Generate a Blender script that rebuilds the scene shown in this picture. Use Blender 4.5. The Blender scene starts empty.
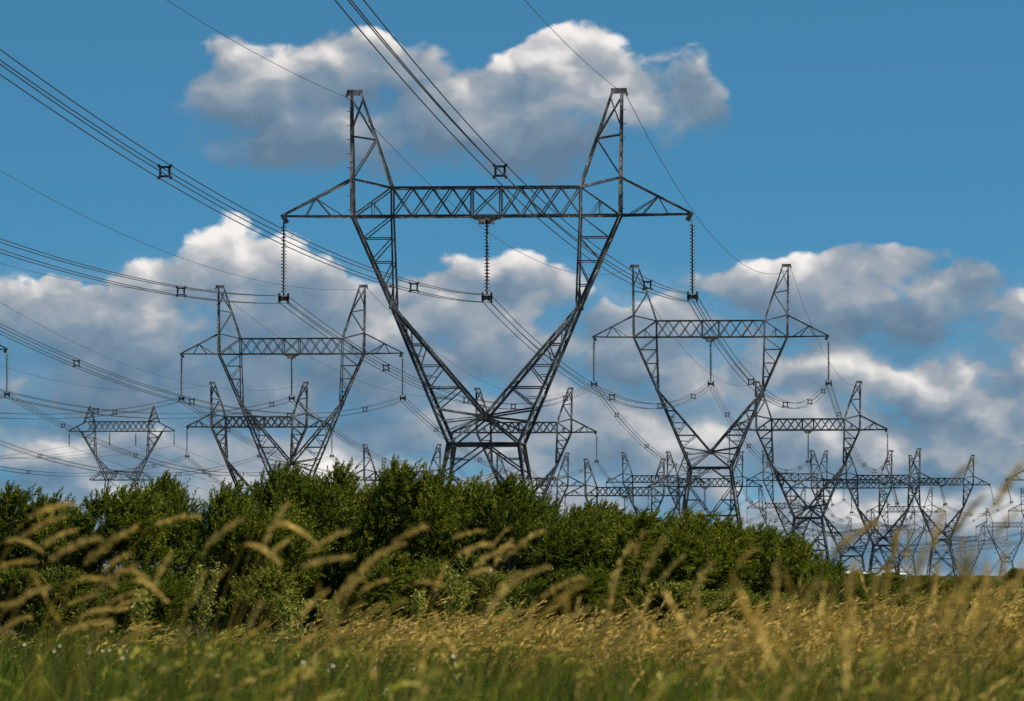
import bpy, math, random
import numpy as np
from mathutils import Vector, Matrix

S = bpy.context.scene
COL = S.collection
rad = math.radians

# ------------------------------------------------------------------ camera
EYE = 1.6
FPX = 1024 * 200 / 36.0
HORIZON = 575.0
PITCH = math.atan((HORIZON - 350.5) / FPX)
cd = bpy.data.cameras.new('camera')
cam = bpy.data.objects.new('camera', cd)
COL.objects.link(cam)
cam.location = (0, 0, EYE)
cam.rotation_euler = (rad(90) + PITCH, 0, 0)
cd.sensor_width = 36
cd.lens = 200
cd.clip_start = 0.5
cd.clip_end = 20000
cd.dof.use_dof = True
cd.dof.focus_distance = 400
cd.dof.aperture_fstop = 9.0
S.camera = cam

# ------------------------------------------------------------------ sun, exposure
SUN_EL, SUN_AZ = 54.0, 108.0          # azimuth clockwise from +Y (ahead of the camera)
sv = Vector((math.sin(rad(SUN_AZ)) * math.cos(rad(SUN_EL)), math.cos(rad(SUN_AZ)) * math.cos(rad(SUN_EL)), math.sin(rad(SUN_EL))))
sl = bpy.data.lights.new('sun', 'SUN')
sl.energy = 5.0
sl.angle = rad(0.5)
sl.color = (1.0, 0.88, 0.70)
so = bpy.data.objects.new('sun', sl)
COL.objects.link(so)
so.rotation_euler = sv.to_track_quat('Z', 'Y').to_euler()
vs = S.view_settings
vs.view_transform = 'Standard'
vs.look = 'None'
vs.gamma = 1
vs.exposure = 0.75
try:
    vs.use_curve_mapping = False
except Exception:
    pass
S.render.engine = 'CYCLES'
S.cycles.use_denoising = False
S.cycles.max_bounces = 6
S.cycles.transparent_max_bounces = 4
S.cycles.volume_bounces = 0

# ------------------------------------------------------------------ world: sky and clouds
W = bpy.data.worlds.new('World')
S.world = W
W.use_nodes = True
nt = W.node_tree
nt.nodes.clear()
try:
    W.cycles.sampling_method = 'MANUAL'
    W.cycles.sample_map_resolution = 256
except Exception:
    pass


class N:
    """tiny expression builder on a node tree"""
    def __init__(s, tree): s.t = tree
    def _in(s, sock, v):
        if hasattr(v, 'links'): s.t.links.new(v, sock)
        else: sock.default_value = v
    def m(s, op, a, b=0.0, c=None, clamp=False):
        n = s.t.nodes.new('ShaderNodeMath'); n.operation = op; n.use_clamp = clamp
        s._in(n.inputs[0], a); s._in(n.inputs[1], b)
        if c is not None: s._in(n.inputs[2], c)
        return n.outputs[0]
    def v(s, op, a, b=(0, 0, 0), c=None, out=0):
        n = s.t.nodes.new('ShaderNodeVectorMath'); n.operation = op
        s._in(n.inputs[0], a); s._in(n.inputs[1], b)
        if c is not None: s._in(n.inputs[2], c)
        return n.outputs[out]
    def smooth(s, x, a, b, lo=0.0, hi=1.0):
        n = s.t.nodes.new('ShaderNodeMapRange'); n.interpolation_type = 'SMOOTHSTEP'
        s._in(n.inputs[0], x)
        n.inputs[1].default_value = a; n.inputs[2].default_value = b
        n.inputs[3].default_value = lo; n.inputs[4].default_value = hi
        return n.outputs[0]
    def noise(s, vec, scale, detail=5, rough=0.55, dist=0.0, col=False):
        n = s.t.nodes.new('ShaderNodeTexNoise'); n.noise_dimensions = '3D'
        s._in(n.inputs['Vector'], vec)
        n.inputs['Scale'].default_value = scale; n.inputs['Detail'].default_value = detail
        n.inputs['Roughness'].default_value = rough; n.inputs['Distortion'].default_value = dist
        return n.outputs[1 if col else 0]
    def mix(s, f, a, b):
        n = s.t.nodes.new('ShaderNodeMix'); n.data_type = 'RGBA'
        s._in(n.inputs[0], f)
        for sock, val in ((n.inputs[6], a), (n.inputs[7], b)):
            if hasattr(val, 'links'): s.t.links.new(val, sock)
            else: sock.default_value = (*val, 1)
        return n.outputs[2]
    def ramp(s, f, stops):
        n = s.t.nodes.new('ShaderNodeValToRGB')
        s._in(n.inputs[0], f)
        e = n.color_ramp.elements
        while len(e) < len(stops): e.new(0.5)
        for el, (p, c) in zip(e, stops): el.position = p; el.color = (*c, 1)
        return n.outputs[0]


w = N(nt)
tc = nt.nodes.new('ShaderNodeTexCoord')
dirv = tc.outputs['Generated']
sep = nt.nodes.new('ShaderNodeSeparateXYZ'); nt.links.new(dirv, sep.inputs[0])
az = w.m('ARCTAN2', sep.outputs[0], sep.outputs[1])          # radians, 0 straight ahead
el = w.m('ARCSINE', sep.outputs[2])
# units of 1/5689 rad so that the cloud table below can be read off easily
U = w.m('MULTIPLY', az, FPX)
V = w.m('MULTIPLY', el, FPX)
cmb = nt.nodes.new('ShaderNodeCombineXYZ')
nt.links.new(U, cmb.inputs[0]); nt.links.new(V, cmb.inputs[1])
P0 = cmb.outputs[0]
# domain warp: billows of several sizes
n1 = w.noise(w.v('MULTIPLY', P0, (1 / 90., 1 / 75., 1)), 1.0, 3, 0.5, col=True)
warp = w.v('MULTIPLY', w.v('SUBTRACT', n1, (0.5, 0.5, 0.5)), (90, 60, 0))
P1 = w.v('ADD', P0, warp)

CLOUDS = [  # centre x, y in the table's units (x right of 512, y up from the horizon = 575 - row), radii, brightness
    (255, 100, 80, 64, -.1), (330, 80, 80, 48, .15), (440, 92, 80, 46, -.05), (410, 118, 110, 56, -.25), (500, 114, 100, 62, -.1), (585, 82, 86, 50, .25),
    (640, 94, 86, 54, .1), (695, 97, 42, 36, -.25), (335, 140, 150, 40, -.6), (560, 150, 120, 38, -.6),
    (245, 268, 78, 44, .5), (185, 290, 85, 40, .4), (45, 308, 85, 40, .25), (120, 304, 60, 30, .1), (110, 345, 150, 56, -.5), (300, 335, 150, 60, -.5),
    (310, 290, 80, 34, .0), (440, 298, 86, 42, .15), (520, 294, 62, 38, .1), (480, 360, 150, 50, -.2), (250, 395, 170, 46, -.25), (292, 392, 56, 24, .3),
    (620, 345, 90, 46, -.15), (90, 395, 160, 44, -.3), (330, 362, 170, 58, -.35), (700, 335, 120, 44, -.2), (560, 402, 90, 30, .15),
    (895, 266, 66, 30, .2), (945, 292, 56, 34, -.2), (820, 300, 90, 44, .0), (860, 425, 150, 36, .15), (620, 455, 160, 34, .1), (985, 455, 90, 34, .15), (745, 290, 60, 32, .05), (895, 325, 120, 36, -.5), (1005, 332, 54, 36, .45),
    (1010, 382, 90, 50, -.3), (826, 376, 74, 40, .4), (720, 382, 90, 38, .05), (960, 408, 110, 44, -.25), (900, 385, 40, 20, .2),
    (560, 432, 240, 40, -.05), (850, 455, 220, 36, -.1), (150, 455, 200, 30, -.1), (400, 500, 400, 36, -.1), (900, 530, 300, 36, -.15),
]
best = None; wsum = None; vsum = None
for (cx, cy, rx, ry, br) in CLOUDS:
    q = w.v('MULTIPLY', w.v('SUBTRACT', P1, (cx - 512, 575 - cy, 0)), (1 / rx, 1 / ry, 0))
    r2 = w.v('DOT_PRODUCT', q, q, out=1)
    k = w.m('SUBTRACT', 1.0, r2)
    kk = w.m('POWER', w.m('MAXIMUM', w.m('MULTIPLY_ADD', r2, -0.5, 1.0), 0.0), 3.0)
    vert = w.m('ADD', w.v('DOT_PRODUCT', q, (0.10, 0.8, 0), out=1), br)
    vk = w.m('MULTIPLY', kk, vert)
    best = k if best is None else w.m('SMOOTH_MAX', best, k, 0.5)
    wsum = kk if wsum is None else w.m('ADD', wsum, kk)
    vsum = vk if vsum is None else w.m('ADD', vsum, vk)
best = w.m('MAXIMUM', best, -1.5)
vpos = w.m('DIVIDE', vsum, w.m('ADD', wsum, 0.02))
PN = w.v('MULTIPLY', P0, (1 / 88., 1 / 66., 1))
wl = w.v('MULTIPLY', w.v('SUBTRACT', w.noise(PN, 2.2, 2, 0.5, col=True), (0.5, 0.5, 0.5)), (0.5, 0.5, 0.5))
PN = w.v('ADD', PN, wl)
na = w.noise(PN, 1.0, 7, 0.50)
ns = w.noise(PN, 1.0, 3.5, 0.42)
nb = w.noise(w.v('ADD', PN, (0.14, 0.30, 0.0)), 1.0, 3.5, 0.42)
nlow = w.noise(w.v('ADD', w.v('MULTIPLY', P0, (1 / 210., 1 / 95., 1)), (3.1, 7.7, 0)), 1.0, 4, 0.55)
# a haze-like deck of broken cloud low down
deck = w.m('MULTIPLY', w.smooth(V, 340, 120), w.smooth(nlow, 0.26, 0.52))
dens = w.m('ADD', best, w.m('MULTIPLY', w.m('SUBTRACT', na, 0.5), 3.2))
dens = w.m('MULTIPLY', dens, w.m('MULTIPLY_ADD', w.m('MAXIMUM', vpos, -0.4), 1.3, 1.5))
cloud_a = w.smooth(dens, -0.08, 0.95)
alpha = w.m('MAXIMUM', cloud_a, w.m('MULTIPLY', deck, 0.9))
relief = w.m('SUBTRACT', w.m('MULTIPLY_ADD', na, 0.45, w.m('MULTIPLY', ns, 0.55)), nb)
lit = w.m('ADD', w.m('MULTIPLY', relief, 1.8), w.m('MULTIPLY', vpos, 0.52))
lit = w.m('ADD', lit, w.m('MULTIPLY', w.m('SUBTRACT', nlow, 0.5), 0.7))
lit = w.m('ADD', w.m('ADD', lit, w.smooth(V, 60, 240, 0.14, 0.0)), 0.40, clamp=True)
lit = w.m('MULTIPLY', lit, w.smooth(V, -20, 330, 1.0, 1.0))
sky = nt.nodes.new('ShaderNodeTexSky')
sky.sky_type = 'NISHITA'
sky.sun_disc = False
sky.sun_elevation = rad(SUN_EL)
sky.sun_rotation = rad(SUN_AZ)
sky.air_density = 1.0
sky.dust_density = 0.3
sky.ozone_density = 3.0
# the clear air seen is deep blue almost down to the horizon: sample the sky model higher up
elev = w.m('ADD', w.m('MULTIPLY', sep.outputs[2], 2.6), 0.16)
cs = nt.nodes.new('ShaderNodeCombineXYZ')
nt.links.new(sep.outputs[0], cs.inputs[0]); nt.links.new(sep.outputs[1], cs.inputs[1]); nt.links.new(elev, cs.inputs[2])
nt.links.new(w.v('NORMALIZE', cs.outputs[0]), sky.inputs[0])
skyc = w.v('MULTIPLY', sky.outputs[0], (0.37, 0.83, 0.86))
K = 10.0
cloudc = w.ramp(lit, [(0.0, (0.10, 0.165, 0.24)), (0.35, (0.165, 0.23, 0.30)), (0.62, (0.30, 0.33, 0.365)), (0.85, (0.56, 0.55, 0.54)), (1.0, (0.74, 0.71, 0.68))])
cloudc = w.v('MULTIPLY', cloudc, (K, K, K))
final = w.mix(w.m('MULTIPLY', alpha, 0.97), skyc, cloudc)
bg = nt.nodes.new('ShaderNodeBackground')
nt.links.new(final, bg.inputs[0])
bg.inputs[1].default_value = 0.075
wo = nt.nodes.new('ShaderNodeOutputWorld')
nt.links.new(bg.outputs[0], wo.inputs[0])


# ------------------------------------------------------------------ helpers
def at(px, py, Y):
    """world point at depth Y that the photograph shows at column px, row py"""
    dx, dz = (px - 512) / FPX, (350.5 - py) / FPX
    c, s = math.cos(PITCH), math.sin(PITCH)
    y, z = c - dz * s, s + dz * c
    return Vector((dx / y * Y, Y, EYE + z / y * Y))


def tag(o, label=None, cat=None, group=None, kind=None):
    if label: o['label'] = label
    if cat: o['category'] = cat
    if group: o['group'] = group
    if kind: o['kind'] = kind
    return o


def empty(name, loc=(0, 0, 0), rz=0.0):
    o = bpy.data.objects.new(name, None)
    COL.objects.link(o)
    o.location = loc
    o.rotation_euler = (0, 0, rz)
    o.empty_display_size = 0.3
    return o


def link(name, me, parent=None):
    o = bpy.data.objects.new(name, me)
    COL.objects.link(o)
    o.parent = parent
    return o


def np_mesh(name, verts, faces, mat, attr=None, smooth=False):
    """verts (n,3); faces: (m,k) array of equal sized polygons"""
    verts = np.asarray(verts, dtype=np.float32).reshape(-1, 3)
    faces = np.asarray(faces, dtype=np.int32)
    m, k = faces.shape
    me = bpy.data.meshes.new(name)
    me.vertices.add(len(verts)); me.vertices.foreach_set('co', verts.ravel())
    me.loops.add(m * k); me.loops.foreach_set('vertex_index', faces.ravel())
    me.polygons.add(m)
    me.polygons.foreach_set('loop_start', np.arange(0, m * k, k, dtype=np.int32))
    if smooth: me.polygons.foreach_set('use_smooth', np.ones(m, dtype=bool))
    if attr is not None:
        a = me.attributes.new('tint', 'FLOAT', 'POINT')
        a.data.foreach_set('value', np.asarray(attr, dtype=np.float32))
    me.update(calc_edges=True)
    me.materials.append(mat)
    return me


class MB:
    """collects bars, boxes and tubes into one mesh"""
    def __init__(s): s.v = []; s.f = []
    def prism(s, a, b, prof, up=None):
        a, b = Vector(a), Vector(b)
        d = (b - a)
        if d.length < 1e-5: return
        d.normalize()
        u = Vector((0, 1, 0)) if up is None else Vector(up)
        if abs(d.dot(u)) > 0.95: u = Vector((1, 0, 0.1))
        x = d.cross(u).normalized(); y = x.cross(d).normalized()
        o = len(s.v); n = len(prof)
        for p in (a, b):
            for (px, py) in prof: s.v.append(p + x * px + y * py)
        for i in range(n):
            j = (i + 1) % n
            s.f.append((o + i, o + j, o + n + j, o + n + i))
        s.f.append(tuple(o + i for i in reversed(range(n)))); s.f.append(tuple(o + n + i for i in range(n)))
    def angle(s, a, b, w_, up=None, flip=False):
        t = w_ * 0.26; h = w_ / 2; g = -1 if flip else 1
        pr = [(-h, -h), (h, -h), (h, -h + t), (-h + t, -h + t), (-h + t, h), (-h, h)]
        pr = [(x * g, y) for x, y in pr]
        if flip: pr = pr[::-1]
        s.prism(a, b, pr, up)
    def bar(s, a, b, w_, h_=None, up=None):
        h = w_ / 2; k = (h_ or w_) / 2
        s.prism(a, b, [(-h, -k), (h, -k), (h, k), (-h, k)], up)
    def tube(s, pts, r0, r1=None, n=6):
        r1 = r0 if r1 is None else r1
        pts = [Vector(p) for p in pts]
        o = len(s.v); m = len(pts)
        ref = Vector((0.31, 0.12, 0.94))
        for i, p in enumerate(pts):
            d = (pts[min(i + 1, m - 1)] - pts[max(i - 1, 0)]).normalized()
            u = ref if abs(d.dot(ref)) < 0.95 else Vector((1, 0, 0))
            x = d.cross(u).normalized(); y = x.cross(d)
            r = r0 + (r1 - r0) * i / (m - 1)
            for k in range(n):
                a = 2 * math.pi * k / n
                s.v.append(p + x * (r * math.cos(a)) + y * (r * math.sin(a)))
        for i in range(m - 1):
            for k in range(n):
                j = (k + 1) % n
                s.f.append((o + i * n + k, o + i * n + j, o + (i + 1) * n + j, o + (i + 1) * n + k))
        s.f.append(tuple(o + k for k in reversed(range(n)))); s.f.append(tuple(o + (m - 1) * n + k for k in range(n)))
    def lathe(s, c, prof, n=10):
        """prof: list of (r, z) round the vertical through c"""
        o = len(s.v); c = Vector(c)
        for (r, z) in prof:
            for k in range(n):
                a = 2 * math.pi * k / n
                s.v.append(c + Vector((r * math.cos(a), r * math.sin(a), z)))
        for i in range(len(prof) - 1):
            for k in range(n):
                j = (k + 1) % n
                s.f.append((o + i * n + k, o + i * n + j, o + (i + 1) * n + j, o + (i + 1) * n + k))
        s.f.append(tuple(o + k for k in reversed(range(n)))); e = o + (len(prof) - 1) * n
        s.f.append(tuple(e + k for k in range(n)))
    def mesh(s, name, mat, smooth=False):
        me = bpy.data.meshes.new(name)
        me.from_pydata([tuple(v) for v in s.v], [], s.f)
        me.materials.append(mat)
        if smooth:
            for p in me.polygons: p.use_smooth = True
        me.update()
        return me


# ------------------------------------------------------------------ materials
def new_mat(name):
    m = bpy.data.materials.new(name)
    m.use_nodes = True
    t = m.node_tree
    b = t.nodes['Principled BSDF']
    return m, t, b, N(t)


def obj_pos(t):
    return t.nodes.new('ShaderNodeTexCoord').outputs['Object']


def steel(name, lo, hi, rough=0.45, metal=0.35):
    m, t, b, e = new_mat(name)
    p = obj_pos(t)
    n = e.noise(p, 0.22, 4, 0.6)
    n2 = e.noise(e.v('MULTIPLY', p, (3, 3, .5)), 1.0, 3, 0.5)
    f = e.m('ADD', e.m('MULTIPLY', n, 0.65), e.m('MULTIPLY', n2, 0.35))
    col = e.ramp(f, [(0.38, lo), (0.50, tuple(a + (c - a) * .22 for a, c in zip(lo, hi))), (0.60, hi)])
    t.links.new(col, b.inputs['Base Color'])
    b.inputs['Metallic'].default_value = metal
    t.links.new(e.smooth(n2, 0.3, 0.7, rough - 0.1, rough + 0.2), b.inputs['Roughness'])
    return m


M_STEEL = steel('galvanised_steel', (0.016, 0.016, 0.017), (0.30, 0.295, 0.285), 0.38)  # pale second tone paints bright highlights into the steel's colour
M_WIRE = steel('conductor_aluminium', (0.03, 0.03, 0.032), (0.06, 0.06, 0.062), 0.5, 0.3)
M_FIT = steel('dark_fittings', (0.015, 0.015, 0.017), (0.04, 0.04, 0.04), 0.5, 0.3)
m, t, b, e = new_mat('insulator_glass')
n = e.noise(obj_pos(t), 3, 3)
t.links.new(e.ramp(n, [(0.3, (0.02, 0.028, 0.026)), (0.7, (0.05, 0.065, 0.06))]), b.inputs['Base Color'])
b.inputs['Roughness'].default_value = 0.25
M_INS = m


def leaf_mat(name, stops, transl=0.35, rough=0.45, tcol=(0.12, 0.165, 0.012), spec=0.12):
    m, t, b, e = new_mat(name)
    a = t.nodes.new('ShaderNodeAttribute'); a.attribute_name = 'tint'
    oi = t.nodes.new('ShaderNodeObjectInfo')
    f = e.m('ADD', a.outputs['Fac'], e.m('MULTIPLY', e.m('SUBTRACT', oi.outputs['Random'], 0.5), 0.30))
    col = e.ramp(f, stops)
    t.links.new(col, b.inputs['Base Color'])
    b.inputs['Roughness'].default_value = rough
    b.inputs['Specular IOR Level'].default_value = spec
    tr = t.nodes.new('ShaderNodeBsdfTranslucent')
    tmix = e.mix(0.5, col, tcol)
    t.links.new(tmix, tr.inputs[0])
    ms = t.nodes.new('ShaderNodeMixShader'); ms.inputs[0].default_value = transl
    t.links.new(b.outputs[0], ms.inputs[1]); t.links.new(tr.outputs[0], ms.inputs[2])
    t.links.new(ms.outputs[0], t.nodes['Material Output'].inputs[0])
    return m


M_WILLOW = leaf_mat('willow_leaves', [(0.0, (0.018, 0.028, 0.003)), (0.45, (0.072, 0.100, 0.009)), (0.8, (0.155, 0.175, 0.015)), (1.0, (0.24, 0.23, 0.03))])
M_WEED = leaf_mat('weed_leaves', [(0.0, (0.08, 0.11, 0.012)), (0.5, (0.17, 0.20, 0.025)), (1.0, (0.34, 0.33, 0.08))], 0.35, 0.4, (0.2, 0.25, 0.03))
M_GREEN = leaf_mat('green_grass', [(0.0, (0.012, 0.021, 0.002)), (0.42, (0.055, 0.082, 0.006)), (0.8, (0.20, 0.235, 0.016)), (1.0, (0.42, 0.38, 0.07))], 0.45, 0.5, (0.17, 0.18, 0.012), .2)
M_GOLD = leaf_mat('dry_grass', [(0.0, (0.05, 0.058, 0.007)), (0.35, (0.15, 0.125, 0.018)), (0.7, (0.35, 0.24, 0.045)), (1.0, (0.58, 0.41, 0.12))], 0.35, 0.6, (0.32, 0.22, 0.03), 0.15)
M_PLUME = leaf_mat('seed_heads', [(0.0, (0.34, 0.24, 0.055)), (0.5, (0.54, 0.40, 0.11)), (1.0, (0.70, 0.55, 0.20))], 0.4, 0.7, (0.40, 0.28, 0.07), 0.1)
m, t, b, e = new_mat('bark')
n = e.noise(e.v('MULTIPLY', obj_pos(t), (8, 8, 2)), 1.0, 5)
t.links.new(e.ramp(n, [(0.3, (0.025, 0.02, 0.014)), (0.7, (0.09, 0.075, 0.055))]), b.inputs['Base Color'])
b.inputs['Roughness'].default_value = 0.9
M_BARK = m
m, t, b, e = new_mat('petals')
n = e.noise(obj_pos(t), 40, 2)
t.links.new(e.ramp(n, [(0.3, (0.45, 0.45, 0.38)), (0.7, (0.62, 0.62, 0.55))]), b.inputs['Base Color'])
b.inputs['Roughness'].default_value = 0.6
M_PETAL = m
m, t, b, e = new_mat('white_boards')
n = e.noise(obj_pos(t), 2, 4)
t.links.new(e.ramp(n, [(0.3, (0.38, 0.38, 0.37)), (0.7, (0.55, 0.55, 0.54))]), b.inputs['Base Color'])
M_WHITE = m
m, t, b, e = new_mat('shed_roof')
n = e.noise(obj_pos(t), 2, 4)
t.links.new(e.ramp(n, [(0.3, (0.14, 0.14, 0.15)), (0.7, (0.24, 0.24, 0.25))]), b.inputs['Base Color'])
M_ROOF = m
m, t, b, e = new_mat('meadow_soil')
p = obj_pos(t)
n = e.noise(p, 0.06, 6, 0.6)
n2 = e.noise(p, 2.5, 5, 0.65)
c1 = e.ramp(n, [(0.35, (0.022, 0.034, 0.008)), (0.5, (0.055, 0.058, 0.016)), (0.65, (0.12, 0.092, 0.03))])
c2 = e.ramp(n2, [(0.3, (0.45, 0.45, 0.45)), (0.7, (1, 1, 1))])
t.links.new(e.v('MULTIPLY', c1, c2), b.inputs['Base Color'])
b.inputs['Roughness'].default_value = 0.95
b.inputs['Specular IOR Level'].default_value = 0.1
M_GROUND = m

# ------------------------------------------------------------------ ground
rng = np.random.default_rng(7)
gv = [(-4000, -300, 0), (4000, -300, 0), (4000, 12000, 0), (-4000, 12000, 0)]
tag(link('ground', np_mesh('ground', gv, [[0, 1, 2, 3]], M_GROUND)), kind='structure')

# ------------------------------------------------------------------ lattice towers
K0 = 30.0 / 411.0
PX0, PY0 = 486.5, 216.0


def nd(x, y, d, s, f):
    """node of the right-hand half: x outward and y down in reference units, half depth d, side s, face f"""
    return Vector((s * x * K0, f * d, (PY0 - y) * K0))


def lerp(a, b, k): return a + (b - a) * k


LEG_W, CH_W, BR_W = 0.225, 0.145, 0.088


def limb_mb(s):
    mb = MB()
    levels_up = [216, 238, 262, 286]
    for f in (-1, 1):
        mast = nd(134.5, 216, .9, s, f); knee = nd(93.5, 308, 1.45, s, f); waist = nd(35, 445, 2.57, s, f)
        inner = nd(94.5, 216, .9, s, f); cen = nd(0, 417, 2.0, s, f); opp = nd(-35, 445, 2.57, s, f)
        kin = nd(91.5, 303, 1.42, s, f)
        up = (0, f, 0)
        mb.angle(mast, knee, LEG_W, up); mb.angle(knee, waist, LEG_W * 1.08, up)
        mb.angle(inner, kin, CH_W, up); mb.angle(knee, cen, LEG_W * .95, up); mb.angle(cen, opp, CH_W, up)
        O1 = lambda y: lerp(mast, knee, (y - 216) / 92.0)
        I1 = lambda y: lerp(inner, kin, (y - 216) / 87.0)
        for i, y in enumerate(levels_up):
            mb.angle(I1(y), O1(min(y + 23, 306)), BR_W, up)
            if i: mb.angle(I1(y), O1(y), BR_W * .9, up)
        O2 = lambda y: lerp(knee, waist, (y - 308) / 137.0)
        I2 = lambda y: lerp(knee, cen, (y - 308) / 109.0)
        ys = [326, 345, 366, 388]
        for i, y in enumerate(ys):
            mb.angle(I2(y), O2(y), BR_W * (1.1 if i % 2 else .8), up)
            mb.angle(I2(y), O2(y + 21), BR_W, up)
            mb.angle(O2(y + 10), lerp(I2(y), O2(y + 21), .5), BR_W * .7, up)
        mb.angle(cen, O2(409), BR_W * 1.5, up); mb.angle(cen, O2(422), BR_W, up); mb.angle(cen, O2(433), BR_W, up)
        mb.angle(O2(409), I2(388), BR_W, up)
    # lacing between the two faces
    O = [nd(134.5, 216, .9, s, 0), nd(93.5, 308, 1.45, s, 0), nd(35, 445, 2.57, s, 0)]
    prev = None
    for i in range(15):
        y = 222 + i * 15.5
        def pt(f, y=y):
            if y < 308:
                k = (y - 216) / 92.0; return lerp(nd(134.5, 216, .9, s, f), nd(93.5, 308, 1.45, s, f), k)
            k = (y - 308) / 137.0; return lerp(nd(93.5, 308, 1.45, s, f), nd(35, 445, 2.57, s, f), k)
        cur = pt(1 if i % 2 else -1)
        if prev is not None: mb.angle(prev, cur, BR_W * .8)
        prev = cur
    prev = None
    for i in range(9):
        k = i / 8.0
        cur = lerp(nd(93.5, 308, 1.45, s, 1 if i % 2 else -1), nd(0, 417, 2.0, s, 1 if i % 2 else -1), k)
        if prev is not None: mb.angle(prev, cur, BR_W * .8)
        prev = cur
    # gusset plates at the knee and at the crossing
    for f in (-1, 1):
        k = nd(93.5, 306, 1.45, s, f)
        mb.bar(k + Vector((0, f * .16, .3)), k + Vector((0, f * .16, -.3)), .34, .03, (0, 1, 0))
        c = nd(1.5, 417, 2.0, s, f)
        mb.bar(c + Vector((0, f * .17, .3)), c + Vector((0, f * .17, -.3)), .4, .03, (0, 1, 0))
    return mb


def crossarm_mb():
    mb = MB()
    xs_l = [94.5, 74.5, 54.5, 34.5, 14.5]
    for f in (-1, 1):
        up = (0, f, 0)
        mb.angle(nd(94.5, 187.5, .9, -1, f), nd(94.5, 187.5, .9, 1, f), CH_W, up)
        mb.angle(nd(134.5, 216, .9, -1, f), nd(134.5, 216, .9, 1, f), CH_W * 1.1, up)
        xs = [-x for x in xs_l] + [x for x in reversed(xs_l)]
        for i in range(len(xs) - 1):
            a, c = xs[i], xs[i + 1]
            mb.angle(nd(a, 187.5, .9, 1, f), nd(c, 216, .9, 1, f), BR_W, up)
            mb.angle(nd(a, 216, .86, 1, f), nd(c, 187.5, .86, 1, f), BR_W, up)
        for x in (-94.5, -14.5, 14.5, 94.5):
            mb.angle(nd(x, 187.5, .9, 1, f), nd(x, 216, .9, 1, f), CH_W * (1.0 if abs(x) > 50 else .85), up)
        for s in (-1, 1):
            tip = nd(207, 215, .16, s, f); mb_ = nd(134.5, 216, .9, s, f); mm = nd(134.8, 178, .62, s, f); it = nd(94.5, 187.5, .9, s, f)
            mb.angle(mb_, tip, CH_W, up); mb.angle(mm, tip, CH_W * 1.15, up); mb.angle(mm, it, CH_W * .8, up)
            mb.angle(it, mb_, BR_W * 1.3, up)
            T = lambda k: lerp(mm, tip, k); B = lambda k: lerp(mb_, tip, k)
            mb.angle(T(.52), B(.30), BR_W * .9, up); mb.angle(T(.52), B(.66), BR_W * .8, up); mb.angle(T(.52), B(.12), BR_W * .8, up)
            C_ = lerp(it, mb_, .5)
            mb.angle(C_, nd(114, 216, .9, s, f), BR_W * .8, up); mb.angle(C_, nd(104, 216, .9, s, f), BR_W * .7, up)
    # plan lacing top and bottom
    for y, x0, nseg in ((187.5, 94.5, 12), (216, 134.5, 16)):
        for i in range(nseg):
            a = -x0 + 2 * x0 * i / nseg; c = -x0 + 2 * x0 * (i + 1) / nseg
            g = 1 if i % 2 else -1
            mb.angle(nd(a, y, .9, 1, g), nd(c, y, .9, 1, -g), BR_W * .8, (0, 0, 1))
    for s in (-1, 1):
        for k in (.25, .5, .75):
            a = lerp(nd(134.5, 216, .9, s, 1), nd(204, 215, .16, s, 1), k); c = lerp(nd(134.5, 216, .9, s, -1), nd(204, 215, .16, s, -1), k)
            mb.angle(a, c, BR_W, (0, 0, 1))
        tip = nd(206, 216, 0, s, 0)
        mb.bar(tip + Vector((0, 0, .18)), tip + Vector((-s * .35, 0, -.42)), .32, .5)
    return mb


def peak_mb(s):
    mb = MB()
    for f in (-1, 1):
        up = (0, f, 0)
        base = nd(134.5, 216, .9, s, f); top = nd(136, 92, .16, s, f); it = nd(94.5, 187.5, .9, s, f); pin = nd(126.5, 92, .16, s, f)
        mb.angle(base, top, LEG_W * .95, up); mb.angle(it, pin, CH_W, up)
        M_ = lambda y: lerp(base, top, (216 - y) / 124.0)
        I_ = lambda y: lerp(it, pin, (187.5 - y) / 95.5)
        mb.angle(M_(135), I_(139), BR_W, up); mb.angle(I_(139), M_(177), BR_W * 1.1, up)
        mb.angle(I_(139), lerp(M_(96), M_(97), 1), BR_W, up)
        mb.angle(M_(128), I_(98), BR_W * .8, up)
    for i in range(9):
        k0, k1 = i / 9.0, (i + 1) / 9.0
        g = 1 if i % 2 else -1
        b0 = lerp(nd(134.5, 216, .9, s, g), nd(136, 92, .16, s, g), k0); b1 = lerp(nd(134.5, 216, .9, s, -g), nd(136, 92, .16, s, -g), k1)
        mb.angle(b0, b1, BR_W * .75)
        b0 = lerp(nd(94.5, 187.5, .9, s, g), nd(126.5, 92, .16, s, g), k0); b1 = lerp(nd(94.5, 187.5, .9, s, -g), nd(126.5, 92, .16, s, -g), k1)
        mb.angle(b0, b1, BR_W * .75)
    # cap, bracket for the earth wire and step bolts
    mb.bar(nd(125, 91.2, 0, s, 0), nd(141, 91.2, 0, s, 0), .40, .15)
    mb.bar(nd(140, 91.5, 0, s, 0), nd(141.5, 96, 0, s, 0), .16)
    for i in range(8):
        p = lerp(nd(134.5, 210, .85, s, -1), nd(136, 96, .18, s, -1), i / 8.0)
        mb.bar(p, p + Vector((s * .34, 0, 0)), .045)
    return mb


def insulator_mb(L=5.2, n=20):
    mb = MB()
    mb.lathe((0, 0, -L), [(.06, 0), (.06, L)], 6)
    for i in range(n):
        z = -0.45 - (L - .75) * i / (n - 1)
        mb.lathe((0, 0, z), [(.06, .08), (.10, .06), (.215, -.01), (.21, -.03), (.08, -.03)], 10)
    return mb


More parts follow.
